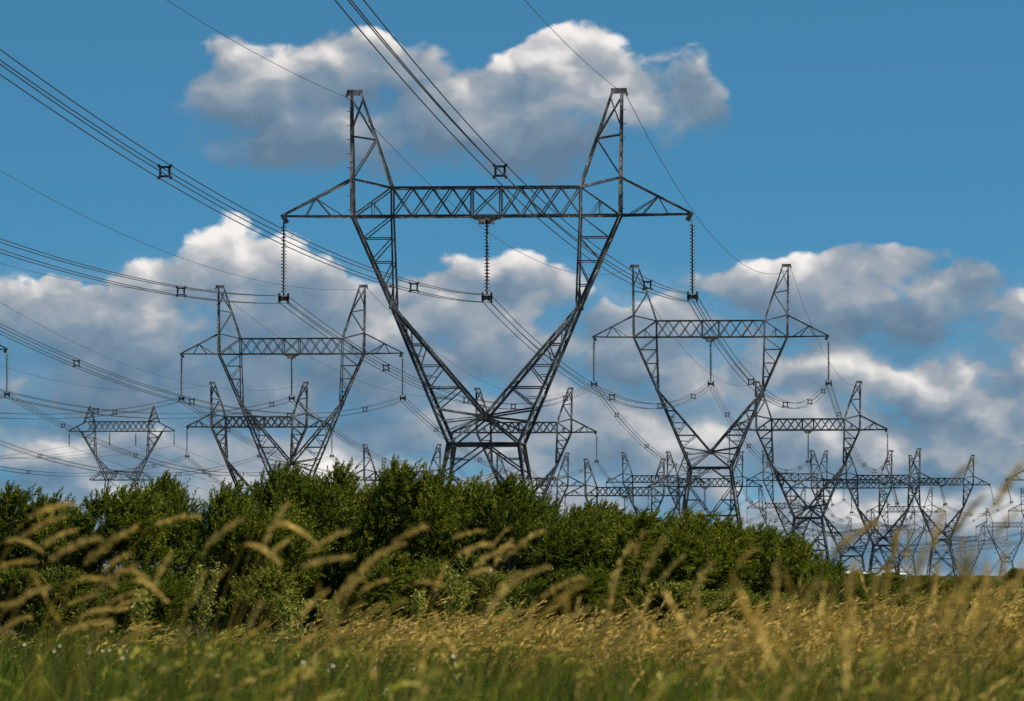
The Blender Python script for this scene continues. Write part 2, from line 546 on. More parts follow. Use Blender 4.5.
def yoke_mb():
    mb = MB()
    mb.bar((-.40, 0, -.22), (.40, 0, -.22), .16, .30, (0, 0, 1))
    for s in (-1, 1):
        mb.bar((s * .33, 0, .16), (s * .33, 0, -.60), .13, .16)
        mb.bar((s * .33, -.3, .1), (s * .33, .3, .1), .1)
        mb.bar((s * .33, -.3, -.5), (s * .33, .3, -.5), .1)
    mb.bar((-.3, 0, -.45), (0, 0, -.30), .07); mb.bar((.3, 0, -.45), (0, 0, -.30), .07)
    return mb


def hanger_mb():
    mb = MB()
    w0 = 13.5 * K0
    for f in (-.5, .5):
        mb.bar((-w0, f, -.13), (w0, f, -.13), .12, .16)
        mb.bar((-w0, f, -.15), (-.1, f * .2, -.42), .1); mb.bar((w0, f, -.15), (.1, f * .2, -.42), .1)
    mb.bar((-w0 * .6, 0, -.26), (w0 * .6, 0, -.26), .16, .7, (0, 0, 1))
    mb.bar((0, 0, -.25), (0, 0, -.6), .16)
    return mb


INS_L = 5.45
INS_Z = -0.30                       # top of the string under the arm
CLAMP_Z = INS_Z - INS_L - 0.30      # middle of the four conductors
def build_set():
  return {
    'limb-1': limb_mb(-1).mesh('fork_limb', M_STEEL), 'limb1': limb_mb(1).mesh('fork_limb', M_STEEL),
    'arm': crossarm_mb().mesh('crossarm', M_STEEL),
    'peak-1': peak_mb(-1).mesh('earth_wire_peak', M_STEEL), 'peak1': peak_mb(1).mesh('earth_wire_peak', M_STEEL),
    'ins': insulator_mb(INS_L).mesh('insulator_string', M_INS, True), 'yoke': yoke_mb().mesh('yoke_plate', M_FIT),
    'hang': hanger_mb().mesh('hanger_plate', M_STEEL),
}
ME_NEAR = build_set()
_w = (LEG_W, CH_W, BR_W)
LEG_W, CH_W, BR_W = .34, .27, .17
ME_FAR = build_set()
LEG_W, CH_W, BR_W = _w
WAIST_Z = (PY0 - 445) * K0
SPLAY = 0.155


def lower_parts(root, drop):
    """legs and bracing from the waist down to the ground, drop metres below"""
    z0 = WAIST_Z
    half = lambda z: 2.57 + SPLAY * (z0 - z)
    def c(sx, sy, z): h = half(z); return Vector((sx * h, sy * h, z))
    for sx in (-1, 1):
        for sy in (-1, 1):
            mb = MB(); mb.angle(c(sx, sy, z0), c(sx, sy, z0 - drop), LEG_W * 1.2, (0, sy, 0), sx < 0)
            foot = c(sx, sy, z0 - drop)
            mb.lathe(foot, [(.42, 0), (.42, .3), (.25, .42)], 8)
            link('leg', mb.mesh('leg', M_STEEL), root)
    mb = MB()
    zs = [z0]; h = 2.1; z = z0
    while z - h > z0 - drop + .8:
        z -= h; zs.append(z); h = 4.0 if len(zs) % 2 == 0 else 3.4
    zs.append(z0 - drop)
    for ax in (0, 1):
        for f in (-1, 1):
            def q(s, z): return c(s, f, z) if ax == 0 else c(f, s, z)
            up = (0, f, 0) if ax == 0 else (f, 0, 0)
            mid = lambda z: (q(-1, z) + q(1, z)) / 2
            mb.angle(q(-1, z0), q(1, z0), LEG_W * 1.15, up)
            for i in range(len(zs) - 1):
                a, b_ = zs[i], zs[i + 1]
                for s in (-1, 1):
                    if i % 2 == 0:
                        mb.angle(mid(a), q(s, b_), CH_W * .85, up)
                        mb.angle(q(s, (a + b_) / 2), lerp(mid(a), q(s, b_), .5), BR_W, up)
                    else:
                        mb.angle(q(s, a), mid(b_), CH_W * .95, up)
                        m_ = lerp(q(s, a), mid(b_), .5)
                        mb.angle(m_, q(s, (a + b_) / 2), BR_W * 1.1, up); mb.angle(m_, q(s, b_ * .9 + a * .1), BR_W, up)
                if i % 2 == 1: mb.angle(q(-1, b_), q(1, b_), CH_W, up)
    # plan bracing at the waist
    mb.angle(c(-1, -1, z0), c(1, 1, z0), BR_W, (0, 0, 1)); mb.angle(c(-1, 1, z0), c(1, -1, z0), BR_W, (0, 0, 1))
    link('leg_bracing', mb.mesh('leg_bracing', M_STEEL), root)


class Tower:
    pass


def tower(px, wpx, py, label, rot=None, group='steel lattice transmission towers', tilt=0.0):
    """crossarm centre column px, its width and the row of its lower chord in the photograph"""
    T = Tower()
    T.Y = FPX * 30.0 / wpx
    p = at(px, py, T.Y)
    T.h = p.z
    T.rz = rad(-5.0 if rot is None else rot)
    T.root = tag(empty('transmission_tower', (p.x, T.Y, 0), T.rz), label, 'transmission tower', group)
    global LEG_W, CH_W, BR_W
    ME = ME_FAR if T.Y > 1000 else ME_NEAR
    LEG_W, CH_W, BR_W = (.34, .27, .17) if T.Y > 1000 else _w
    for key, nm in (('limb-1', 'fork_limb'), ('limb1', 'fork_limb'), ('arm', 'crossarm'), ('peak-1', 'earth_wire_peak'), ('peak1', 'earth_wire_peak'), ('hang', 'hanger_plate')):
        o = link(nm, ME[key], T.root); o.location = (0, 0, T.h)
    T.clamp = []
    for x in (-204.5, 0.5, 206.5):
        o = link('insulator_string', ME['ins'], T.root); o.location = (x * K0, 0, T.h + INS_Z)
        o.rotation_euler = (0, rad(-tilt), 0)
        yk = link('yoke_plate', ME['yoke'], o); yk.location = (0, 0, -INS_L)
        R = Matrix.Rotation(rad(-tilt), 3, 'Y')
        T.clamp.append(Vector((x * K0, 0, T.h + INS_Z)) + R @ Vector((0, 0, -INS_L - .30)))
    T.peak = [Vector((s * 140.5 * K0, 0, T.h + (PY0 - 96) * K0)) for s in (-1, 1)]
    # legs: own mesh as each tower stands at its own height
    n0 = len(COL.objects)
    sub = []
    lower_parts_root = T.root
    z_shift = T.h
    before = set(o.name for o in T.root.children)
    lower_parts(T.root, T.h + WAIST_Z)
    for o in T.root.children:
        if o.name not in before: o.location = (0, 0, z_shift)
    T.M = Matrix.Translation((p.x, T.Y, 0)) @ Matrix.Rotation(T.rz, 4, 'Z')
    T.wclamp = [T.M @ v for v in T.clamp]
    T.wpeak = [T.M @ v for v in T.peak]
    return T


T1 = tower(486.5, 411, 216, 'tallest lattice pylon in the middle, its V fork open above the hedge')
T2 = tower(710.5, 235, 337, 'second largest pylon right of the central one, its braced legs showing above the hedge')
T3 = tower(808, 158, 430, 'third pylon of the central line, right of and behind the second largest one')
TL = tower(291.5, 223, 354, 'large pylon left of the central one, its fork rising out of the hedge')
TL2 = tower(259, 146, 427, 'smaller pylon seen through the fork of the large left pylon')
P2 = tower(524, 145, 432.5, 'pylon seen straight behind the central pylon through its crossed struts')
TE = tower(-104, 224, 350, 'pylon cut off by the left edge, only its right arm tip and insulator showing')
TA = tower(624.5, 120, 495.7, 'far pylon low behind the hedge just left of the second largest pylon')
TB1 = tower(655, 98, 482.4, 'far pylon whose left arm tip overlaps the low pylon left of the second largest one')
TB2 = tower(705, 114, 486.6, 'far pylon framed by the legs of the second largest pylon')
TC = tower(795, 97, 480.5, 'far pylon framed by the upper fork of the third pylon')
TD = tower(851.5, 122, 488, 'far pylon crossing behind the right leg of the third pylon, fourth in the central line')
TF = tower(883, 112, 483, 'far pylon with tilted insulators right of the third pylon', -8, tilt=14)
TEE = tower(941.5, 97, 485, 'far pylon with tilted right insulator standing free toward the right edge', -9, tilt=13)
TG = tower(782, 70, 508, 'tiny distant pylon low between the second and third pylons')
TH = tower(906, 79, 512, 'distant low pylon between the two pylons with tilted insulators')
TI = tower(1007, 62, 527, 'small distant pylon with a pale stem by the right edge above the round bush', -4)
TJ = tower(1046, 75, 511, 'distant pylon mostly beyond the right edge, its left arm over the small pale pylon')
TK = tower(1063, 114, 480, 'pylon beyond the right edge with only its raised left arm tip in view', -8, tilt=14)
TLL = tower(965, 60, 541, 'farthest low pylon left of the small pale pylon', -6)
TM = tower(893, 66, 530, 'very low distant pylon behind the grass left of the tilted insulators', -6)
TN = tower(832, 58, 536, 'distant pylon just clearing the hedge end right of the third pylon')
TO = tower(402, 116, 480, 'pylon hidden behind the hedge left of the central pylon, only its twin peaks showing')
TP = tower(532.6, 108, 486, 'distant pylon behind the hedge under the central pylon fork')


# the flat topped four-phase tower at the far left, a different pattern
def flat_tower(px, wpx, py, label):
    T = Tower()
    span = 24.0
    T.Y = FPX * span / wpx
    p = at(px, py, T.Y); h = p.z
    k = span / wpx
    root = tag(empty('transmission_tower', (p.x, T.Y, 0), rad(-5)), label, 'transmission tower', 'steel lattice transmission towers')
    def q(x, y, d, s, f): return Vector((s * x * k, f * d, h + (431.4 - y) * k))
    lw, cw, bw = .24, .2, .12
    arm = MB()
    for f in (-1, 1):
        up = (0, f, 0)
        arm.angle(q(34, 421.7, .9, -1, f), q(34, 421.7, .9, 1, f), cw, up); arm.angle(q(41.5, 431.4, .9, -1, f), q(41.5, 431.4, .9, 1, f), cw, up)
        xs = [-34 + 68 * i / 12. for i in range(13)]
        for a, c in zip(xs, xs[1:]):
            arm.angle(q(a, 421.7, .9, 1, f), q(c, 431.4, .9, 1, f), bw, up); arm.angle(q(a, 431.4, .86, 1, f), q(c, 421.7, .86, 1, f), bw, up)
        for s in (-1, 1):
            arm.angle(q(36, 421.7, .8, s, f), q(54, 431, .15, s, f), cw, up); arm.angle(q(41.5, 431.4, .9, s, f), q(54, 431, .15, s, f), cw, up)
            arm.angle(q(45, 426.5, .4, s, f), q(41.5, 431.4, .9, s, f), bw, up)
            arm.angle(q(34, 421.7, .9, s, f), q(36, 421.7, .8, s, f), cw, up)
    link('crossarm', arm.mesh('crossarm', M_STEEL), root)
    for s in (-1, 1):
        pk = MB(); lb = MB()
        for f in (-1, 1):
            up = (0, f, 0)
            pk.angle(q(27.5, 421.7, .9, s, f), q(32, 406, .12, s, f), cw, up); pk.angle(q(38, 422.5, .8, s, f), q(32.5, 406, .12, s, f), cw, up)
            for a, c in ((421.7, 417), (417, 412.5), (412.5, 409)):
                ka, kc = (421.7 - a) / 15.7, (421.7 - c) / 15.7
                A = lerp(q(27.5, 421.7, .9, s, f), q(32, 406, .12, s, f), ka); B = lerp(q(38, 422.5, .8, s, f), q(32.5, 406, .12, s, f), kc)
                pk.angle(A, B, bw, up); pk.angle(B, lerp(q(27.5, 421.7, .9, s, f), q(32, 406, .12, s, f), kc), bw, up)
            top = q(41, 431.4, .9, s, f); kn = q(26, 457, 1.3, s, f); ws = q(15, 480, 2.2, s, f); it = q(27.5, 421.7, .9, s, f); ce = q(6, 477, 2, s, f)
            lb.angle(top, kn, lw, up); lb.angle(kn, ws, lw, up); lb.angle(it, kn, cw, up); lb.angle(kn, ce, cw, up)
            for i in range(4):
                a, c = i / 4., (i + 1) / 4.
                lb.angle(lerp(it, kn, .28 + .72 * a), lerp(top, kn, c), bw, up); lb.angle(lerp(it, kn, .28 + .72 * a), lerp(top, kn, a), bw, up)
                lb.angle(lerp(kn, ce, a), lerp(kn, ws, c), bw, up); lb.angle(lerp(kn, ce, c), lerp(kn, ws, c), bw, up)
        for i in range(8):
            g = 1 if i % 2 else -1
            A = lerp(q(41, 431.4, .9, s, g), q(26, 457, 1.3, s, g), i / 8.); B = lerp(q(41, 431.4, .9, s, -g), q(26, 457, 1.3, s, -g), (i + 1) / 8.)
            lb.angle(A, B, bw)
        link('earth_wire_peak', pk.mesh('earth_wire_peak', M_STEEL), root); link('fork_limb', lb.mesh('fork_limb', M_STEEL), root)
    z0 = h + (431.4 - 480) * k
    belt = MB()
    for f in (-1, 1):
        up = (0, f, 0)
        for zz, hw in ((z0, 7.2), (z0 + 1.9, 4.6)):
            belt.angle((-hw, f * 2.2, zz), (hw, f * 2.2, zz), cw, up)
        for s in (-1, 1): belt.angle((s * 4.6, f * 2.2, z0 + 1.9), (s * 7.2, f * 2.2, z0), cw, up)
        for i in range(8):
            a = -4.6 + 9.2 * i / 8.; c = -4.6 + 9.2 * (i + 1) / 8.
            belt.angle((a, f * 2.2, z0 + (1.9 if i % 2 else 0)), (c, f * 2.2, z0 + (0 if i % 2 else 1.9)), bw, up)
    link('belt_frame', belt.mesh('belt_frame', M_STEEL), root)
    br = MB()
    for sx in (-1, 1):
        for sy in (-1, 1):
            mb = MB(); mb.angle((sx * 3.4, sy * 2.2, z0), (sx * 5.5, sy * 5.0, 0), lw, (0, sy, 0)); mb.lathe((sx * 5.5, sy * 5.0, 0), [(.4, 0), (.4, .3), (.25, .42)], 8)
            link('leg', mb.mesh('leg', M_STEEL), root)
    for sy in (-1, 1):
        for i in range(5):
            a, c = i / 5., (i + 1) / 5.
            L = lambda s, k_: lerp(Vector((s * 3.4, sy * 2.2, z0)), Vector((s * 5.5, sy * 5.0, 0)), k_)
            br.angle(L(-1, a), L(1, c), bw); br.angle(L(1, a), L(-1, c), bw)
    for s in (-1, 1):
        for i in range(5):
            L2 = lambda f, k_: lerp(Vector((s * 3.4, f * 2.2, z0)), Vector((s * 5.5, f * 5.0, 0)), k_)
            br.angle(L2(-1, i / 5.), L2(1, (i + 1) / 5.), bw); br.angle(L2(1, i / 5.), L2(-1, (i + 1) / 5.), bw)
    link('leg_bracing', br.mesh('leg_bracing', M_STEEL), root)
    ins = insulator_mb(3.2, 14).mesh('insulator_string', M_INS, True)
    T.M = Matrix.Translation((p.x, T.Y, 0)) @ Matrix.Rotation(rad(-5), 4, 'Z')
    T.wclamp = []
    for x in (-53, -12.3, 14.2, 53):
        o = link('insulator_string', ins, root); o.location = (x * k, 0, h - .1)
        T.wclamp.append(T.M @ Vector((x * k, 0, h - 3.3)))
    T.wpeak = [T.M @ Vector((s * 32.2 * k, 0, h + 25.4 * k)) for s in (-1, 1)]
    T.h = h
    return T


FT = flat_tower(121.7, 104.5, 431.4, 'wide flat topped pylon far left with four short insulators')


# ------------------------------------------------------------------ conductors
def catenary(a, b, c, n=40):
    """parabola from a to b, sag coefficient c (z = lerp - c t (1-t))"""
    return [Vector((a.x + (b.x - a.x) * t, a.y + (b.y - a.y) * t, a.z + (b.z - a.z) * t - c * t * (1 - t))) for t in [i / n for i in range(n + 1)]]


BS = 0.275
SP = MB()
for s in (-1, 1):
    SP.bar((-.21, 0, s * .21), (.21, 0, s * .21), .10); SP.bar((s * .21, 0, -.21), (s * .21, 0, .21), .10)
    for u in (-1, 1):
        SP.bar((s * .17, 0, u * .17), (s * BS * 1.06, 0, u * BS * 1.06), .11)
        SP.bar((s * BS, -.11, u * BS), (s * BS, .11, u * BS), .12)
ME_SP = SP.mesh('spacer', M_FIT)


def bundle(a, b, c, label, group, spc=(), r=0.03, n=44, sides=5):
    d = Vector((b.x - a.x, b.y - a.y, 0)).normalized()
    side = Vector((d.y, -d.x, 0))
    mid = (a + b) / 2
    root = tag(empty('conductor_bundle', a), label, 'power line', group)
    for u in (-1, 1):
        for v in (-1, 1):
            off = side * (u * BS) + Vector((0, 0, v * BS)) - a
            mb = MB(); mb.tube([p + off for p in catenary(a, b, c, n)], r, None, sides)
            link('conductor', mb.mesh('conductor', M_WIRE, True), root)
    for t in spc:
        p = Vector((a.x + (b.x - a.x) * t, a.y + (b.y - a.y) * t, a.z + (b.z - a.z) * t - c * t * (1 - t)))
        o = link('spacer', ME_SP, root); o.location = p - a
        o.rotation_euler = (0, 0, math.atan2(-d.x, d.y))
    return root


def wire(a, b, c, label, group, r=0.022, name='earth_wire'):
    mb = MB(); mb.tube([p - a for p in catenary(a, b, c, 44)], r, None, 5)
    o = link(name, mb.mesh(name, M_WIRE, True)); o.location = a
    tag(o, label, 'power line', group)
    return o


PH = ('left', 'middle', 'right')
# next towers behind the camera's side, outside the frame
def off(T, dx, dy, dz): return [v + Vector((dx, dy, dz)) for v in T.wclamp], [v + Vector((dx, dy, dz)) for v in T.wpeak]


c0, p0 = off(T1, -27, -311, 5.5)
spc = {0: (.167, .52), 1: (.165, .512, .85), 2: (.168, .507, .85)}
lab = ['four-wire bundle from the left edge to the left insulator of the tallest pylon',
       'four-wire bundle falling from the upper left edge to the middle insulator of the tallest pylon',
       'four-wire bundle falling from the top edge to the right insulator of the tallest pylon']
for i in range(3): bundle(T1.wclamp[i], c0[i], (21, 19.3, 19)[i], lab[i], 'conductor bundles between the pylons', spc[i], 0.026)
lab = ['four-wire bundle sagging between the left insulators of the tallest and second largest pylons',
       'four-wire bundle sagging between the middle insulators of the tallest and second largest pylons',
       'four-wire bundle sagging between the right insulators of the tallest and second largest pylons']
spc = {0: (.22, .45, .62, .85), 1: (.2, .42, .66, .87), 2: (.3, .55, .78, .93)}
for i in range(3): bundle(T1.wclamp[i], T2.wclamp[i], 20, lab[i], 'conductor bundles between the pylons', spc[i])


def span(A, B, c, what, r=0.034):
    for i in range(3):
        bundle(A.wclamp[i], B.wclamp[i], c, f'{PH[i]} insulator wires {what}'.replace('between the cut off left edge pylon and the one in the left fork', 'between the cut off left edge pylon and the left fork one'), 'conductor bundles between the pylons', (.12, .3, .5, .7, .88), r, 36, 4)


span(T2, T3, 22, 'between the second largest pylon and the third pylon')
span(T3, TD, 22, 'between the third pylon and the far one behind it')
cl, pl = off(TL, -32, -400, 0)
for i in range(3):
    bundle(TL.wclamp[i], cl[i], 27, f'bundle from the left edge to the {PH[i]} insulator of the large left pylon', 'conductor bundles between the pylons', {0: (.15, .4), 1: (.055, .2, .43), 2: (.12, .32, .52, .70)}[i])
span(TL, P2, 27, 'behind the large left pylon, ending behind the central pylon')
span(P2, TA, 18, 'between the pylon behind the central one and low far pylon', .036)
bundle(TE.wclamp[2], TE.wclamp[2] + Vector((-32, -400, 0)), 27, 'four-wire bundle leaving the cut off left edge pylon out of the frame', 'conductor bundles between the pylons', (.1,))
span(TE, TL2, 27, 'between the cut off left edge pylon and the one in the left fork')
span(TL2, TO, 24, 'between the pylon in the left fork and the hedge hidden twin peaks', .036)
span(TD, TEE, 20, 'between the fourth central line pylon and the free standing far right pylon', .036)
span(TA, TC, 20, 'between the low far pylon and the one framed by the third pylon', .036)
span(TP, TB1, 20, 'between the distant pylon under the central fork and the overlapped far pylon', .036)
span(TC, TH, 20, 'between the far pylon framed by the third and the distant low pylon', .036)
bundle(TF.wclamp[2], TK.wclamp[0], 12, 'far four-wire bundle between the two pylons with tilted insulators at right', 'conductor bundles between the pylons', (.2, .4, .6, .8), .036, 36, 4)
span(TN, TI, 16, 'between the two farthest small pylons right of the hedge end', .045)
span(TG, TH, 14, 'between the tiny distant pylon and the distant low pylon', .045)
span(TM, TJ, 14, 'between the very low pylon and one beyond the right edge', .045)
SD = ('left', 'right')
for i in range(2):
    wire(T1.wpeak[i], p0[i], 17, f'single earth wire rising from the tallest pylon {SD[i]} peak to the top edge', 'earth wires on the pylon peaks', 0.02)
    wire(T1.wpeak[i], T2.wpeak[i], 20, f'single earth wire between tallest and second largest pylons, {SD[i]} peaks', 'earth wires on the pylon peaks', 0.024)
    wire(T2.wpeak[i], T3.wpeak[i], 20, f'single earth wire behind the {SD[i]} peak of the second largest pylon', 'earth wires on the pylon peaks', 0.026)
    wire(TL.wpeak[i], pl[i], 24, f'single earth wire from the left edge to the large left pylon {SD[i]} peak', 'earth wires on the pylon peaks', 0.022)
    wire(TL.wpeak[i], P2.wpeak[i], 24, f'single earth wire behind the {SD[i]} peak of the large left pylon', 'earth wires on the pylon peaks', 0.026)
    wire(TE.wpeak[i], TL2.wpeak[i], 24, f'single earth wire from left edge to {SD[i]} peak of the left fork pylon', 'earth wires on the pylon peaks', 0.026)
for i in range(4):
    nm = ('first', 'second', 'third', 'fourth')[i]
    wire(FT.wclamp[i], FT.wclamp[i] + Vector((-62, -350, 4)), 30, f'thin line from the left edge to the flat topped pylon {nm} insulator', 'thin lines on the flat topped pylon', .035, 'power_line')
    wire(FT.wclamp[i], FT.wclamp[i] + Vector((75, 330, -6)), 28, f'thin line behind the flat topped pylon from its {nm} insulator', 'thin lines on the flat topped pylon', .035, 'power_line')


# ------------------------------------------------------------------ foliage
def unit(v): return v / np.maximum(np.linalg.norm(v, axis=-1, keepdims=True), 1e-9)


def leaf_quads(base, axis, nrm, ln, wd):
    """diamond leaves with a slight fold: 4 verts each"""
    axis = unit(axis); side = unit(np.cross(axis, nrm)); up = np.cross(side, axis)
    mid = base + axis * (ln * .45)[:, None]
    v = np.stack([base, mid + side * (wd * .5)[:, None] + up * (wd * .12)[:, None], base + axis * ln[:, None] - up * (ln * .12)[:, None], mid - side * (wd * .5)[:, None] + up * (wd * .12)[:, None]], 1)
    n_ = len(base)
    f = np.arange(n_ * 4).reshape(n_, 4)
    return v.reshape(-1, 3), f


def crown_mesh(seed, shoots=2000, per=30, leaf=(.042, .078), lw=.015, mat=None, Rxy=1.0, zlo=.05, open_=1.0, wind=.28, lobes=19, shoot_len=(.12, .30)):
    """crown in unit space: radius about 1 in plan, height 0..2; scaled by the object"""
    r = np.random.default_rng(seed)
    cs, rs = [], []
    for i in range(lobes):
        a = r.uniform(0, 2 * np.pi); q = r.uniform(0, 1) ** .5 * .72
        zmax = 1.72 * (1 - .42 * q ** 1.6)
        z = r.uniform(zlo + .14, zmax) if i > lobes // 3 else zmax * r.uniform(.86, 1.0)
        cs.append((q * np.cos(a) * Rxy, q * np.sin(a) * Rxy, z)); rs.append(r.uniform(.20, .36))
    cs, rs = np.array(cs), np.array(rs)
    li = r.integers(0, lobes, shoots)
    u = unit(r.normal(size=(shoots, 3)) + np.array([0, 0, .55]))
    base = cs[li] + u * (rs[li] * r.uniform(.30, .95, shoots))[:, None]
    base[:, 2] = np.maximum(base[:, 2], zlo + r.uniform(0, .1, shoots))
    d = unit(u * .75 + np.array([wind * .8, 0, .70]) + r.normal(size=(shoots, 3)) * .22)
    L = r.uniform(*shoot_len, shoots) * np.where(r.random(shoots) < .05, 1.4, 1.0)
    k = np.tile((np.arange(per) + .5) / per, (shoots, 1)) + r.uniform(-.02, .02, (shoots, per))
    bend = np.array([wind * .8, 0, -.25])
    pos = base[:, None] + d[:, None] * (L[:, None] * k)[..., None] + bend * ((L[:, None] * k ** 2) * .5)[..., None]
    pos = pos.reshape(-1, 3)
    ax = np.repeat(d, per, 0) * .85 + r.normal(size=(shoots * per, 3)) * .42 + np.array([wind * .5, 0, -.05])
    nr = r.normal(size=(shoots * per, 3)) + np.array([0, 0, 1.1])
    ln = r.uniform(*leaf, shoots * per); ln *= 1 - .45 * (k.ravel() > .8)
    v, f = leaf_quads(pos, ax, nr, ln, ln * 0 + lw * r.uniform(.8, 1.25, shoots * per))
    shoot_t = r.normal(.45, .16, shoots)[:, None] + (k * .22 - .08)
    tint = np.clip(shoot_t.ravel() + r.normal(0, .13, shoots * per), 0, 1)
    return np_mesh('crown', v, f, mat or M_WILLOW, np.repeat(tint, 4)), cs


def stems_mesh(cs, seed, n=9, r0=.035):
    r = random.Random(seed)
    mb = MB()
    for i in range(n):
        c = Vector(cs[r.randrange(len(cs))])
        b0 = Vector((r.uniform(-.12, .12), r.uniform(-.12, .12), 0))
        m_ = lerp(b0, c, .5) + Vector((r.uniform(-.06, .06), r.uniform(-.06, .06), .12))
        pts = [b0, lerp(b0, m_, .5) + Vector((0, 0, .05)), m_, c]
        mb.tube(pts, r0 * r.uniform(.6, 1), r0 * .25, 6)
        for j in range(3):
            q = lerp(m_, c, r.uniform(0, .9)); e_ = q + Vector((r.uniform(-.25, .3), r.uniform(-.25, .25), r.uniform(.1, .35)))
            mb.tube([q, lerp(q, e_, .5) + Vector((0, 0, .03)), e_], r0 * .3, r0 * .1, 4)
    return mb.mesh('trunk', M_BARK, True)


CR = []
for i in range(6):
    me, cs = crown_mesh(100 + i, mat=M_WILLOW)
    CR.append((me, stems_mesh(cs, i)))
M_BROAD = leaf_mat('broad_leaves', [(0.0, (0.022, 0.036, 0.004)), (0.5, (0.10, 0.125, 0.014)), (0.85, (0.20, 0.21, 0.03)), (1.0, (0.30, 0.28, 0.06))], .35, .5, (.14, .17, .015), .15)
CRB = []
for i in range(3):
    me, cs = crown_mesh(140 + i, shoots=1300, per=22, leaf=(.045, .08), lw=.030, mat=M_BROAD, wind=.1, lobes=14, shoot_len=(.14, .36))
    CRB.append((me, stems_mesh(cs, 40 + i, 12)))
ROTS = random.Random(5)


def shrub(px, top, half, Y, label, var, group, name='willow_shrub', cat='shrub', rz=None, crowns=None):
    p = at(px, top, Y)
    o = tag(empty(name, (p.x, Y, 0), (ROTS.uniform(-.5, .5)) if rz is None else rz), label, cat, group)
    rxy = half / FPX * Y
    me, st = (crowns or CR)[var % len(crowns or CR)]
    for nm, m_ in (('trunk', st), ('crown', me)):
        c = link(nm, m_, o); c.scale = (rxy, rxy * .9, p.z / 2.06)
    return o


HG = 'willow shrubs of the hedge'
hedge = [
    (-70, 486, 100, 130, 'hedge shrub cut by the left edge, leftmost of the row'),
    (22, 486, 62, 127, 'low dark hedge shrub at the left edge below the flat topped pylon lines'),
    (112, 476, 66, 123, 'hedge shrub below the flat topped pylon with a rounded top'),
    (166, 475, 50, 126, 'hedge shrub just left of the small gap of sky in the hedge'),
    (252, 470, 58, 121, 'hedge shrub just right of the small gap of sky, under the left pylon fork'),
    (306, 458, 62, 123, 'tall dark hedge shrub in front of the large left pylon base'),
    (356, 453, 58, 125, 'highest hedge shrub, just right of the large left pylon'),
    (408, 461, 58, 122, 'hedge shrub between the large left pylon and the tallest pylon'),
    (456, 470, 58, 124, 'hedge shrub under the left leg of the tallest pylon'),
    (510, 477, 58, 121, 'hedge shrub under the right leg of the tallest pylon'),
    (562, 484, 58, 123, 'hedge shrub right of the tallest pylon below its right fork limb'),
    (612, 496, 58, 125, 'hedge shrub in front of the low far pylon'),
    (652, 503, 54, 121, 'hedge shrub at the left leg of the second largest pylon'),
    (702, 511, 56, 123, 'hedge shrub under the middle of the second largest pylon'),
    (746, 518, 52, 125, 'hedge shrub at the right leg of the second largest pylon'),
    (792, 535, 48, 122, 'hedge shrub under the third pylon fork where the row slopes down'),
    (838, 553, 40, 120, 'low hedge shrub ending the row at right'),
]
for i, (px, top, half, Y, lb) in enumerate(hedge): shrub(px, top, half * 1.25, Y, lb, i, HG)
back = [(66, 500, 45, 136), (228, 492, 30, 134), (196, 504, 22, 137), (430, 476, 60, 133), (588, 500, 60, 134), (680, 516, 60, 134), (330, 470, 60, 133)]
for i, (px, top, half, Y) in enumerate(back): shrub(px, top, half * 1.1, Y, 'second row willow shrub showing only through gaps in the front hedge row', i + 2, 'second row hedge shrubs')
front = [
    (40, 555, 60, 114, 'lower bush before the hedge at far left behind the drooping seed heads'),
    (150, 560, 52, 115, 'lower bush in front of the hedge left of the sky gap'),
    (262, 566, 48, 113, 'lower bush in front of the hedge right of the sky gap'),
    (395, 548, 58, 115, 'lower bush before the hedge left of the tallest pylon'),
    (468, 552, 52, 113, 'sunlit lower bush before the hedge under the tallest pylon'),
    (580, 562, 56, 115, 'lower bush before the hedge right of the tallest pylon'),
    (672, 572, 56, 114, 'lower bush before the hedge under the second largest pylon'),
    (752, 580, 50, 115, 'lower bush before the hedge under the third pylon'),
    (812, 592, 40, 113, 'small lower bush before the right end of the hedge'),
    (862, 574, 26, 117, 'last low bush of the hedge at right, thinning out toward the plain'),
    (886, 582, 26, 150, 'small dark bush standing alone right of the hedge end'),
]
for i, (px, top, half, Y, lb) in enumerate(front): shrub(px, top, half * 1.1, Y, lb, i + 3, 'lower bushes before the hedge', 'leafy_bush', 'bush', None, CRB if i in (0, 2, 4, 6, 8) else CR)
far = [(905, 577, 26, 330), (938, 578, 30, 300), (962, 576, 22, 520), (988, 579, 34, 310), (1026, 578, 34, 340), (868, 576, 24, 360), (1045, 580, 30, 480), (925, 575, 22, 800), (975, 574.5, 26, 900), (890, 574.5, 24, 850), (1060, 575, 40, 900)]
for i, (px, top, half, Y) in enumerate(far): shrub(px, top, half, Y, 'small dark bush far out on the plain at right', i, 'distant bushes on the plain')
shrub(1016, 567.5, 15, 640, 'round dark bush on the horizon at the right edge below the pale pylon', 1, 'distant bushes on the plain')
rr = random.Random(11)
for i in range(26):
    px = rr.uniform(-100, 1150); Y = rr.uniform(1200, 1900)
    shrub(px, 571.5 + rr.uniform(-1.5, 1.5), rr.uniform(14, 30), Y, 'tiny bush on the far horizon among the pylon feet', i, 'bushes along the far horizon')


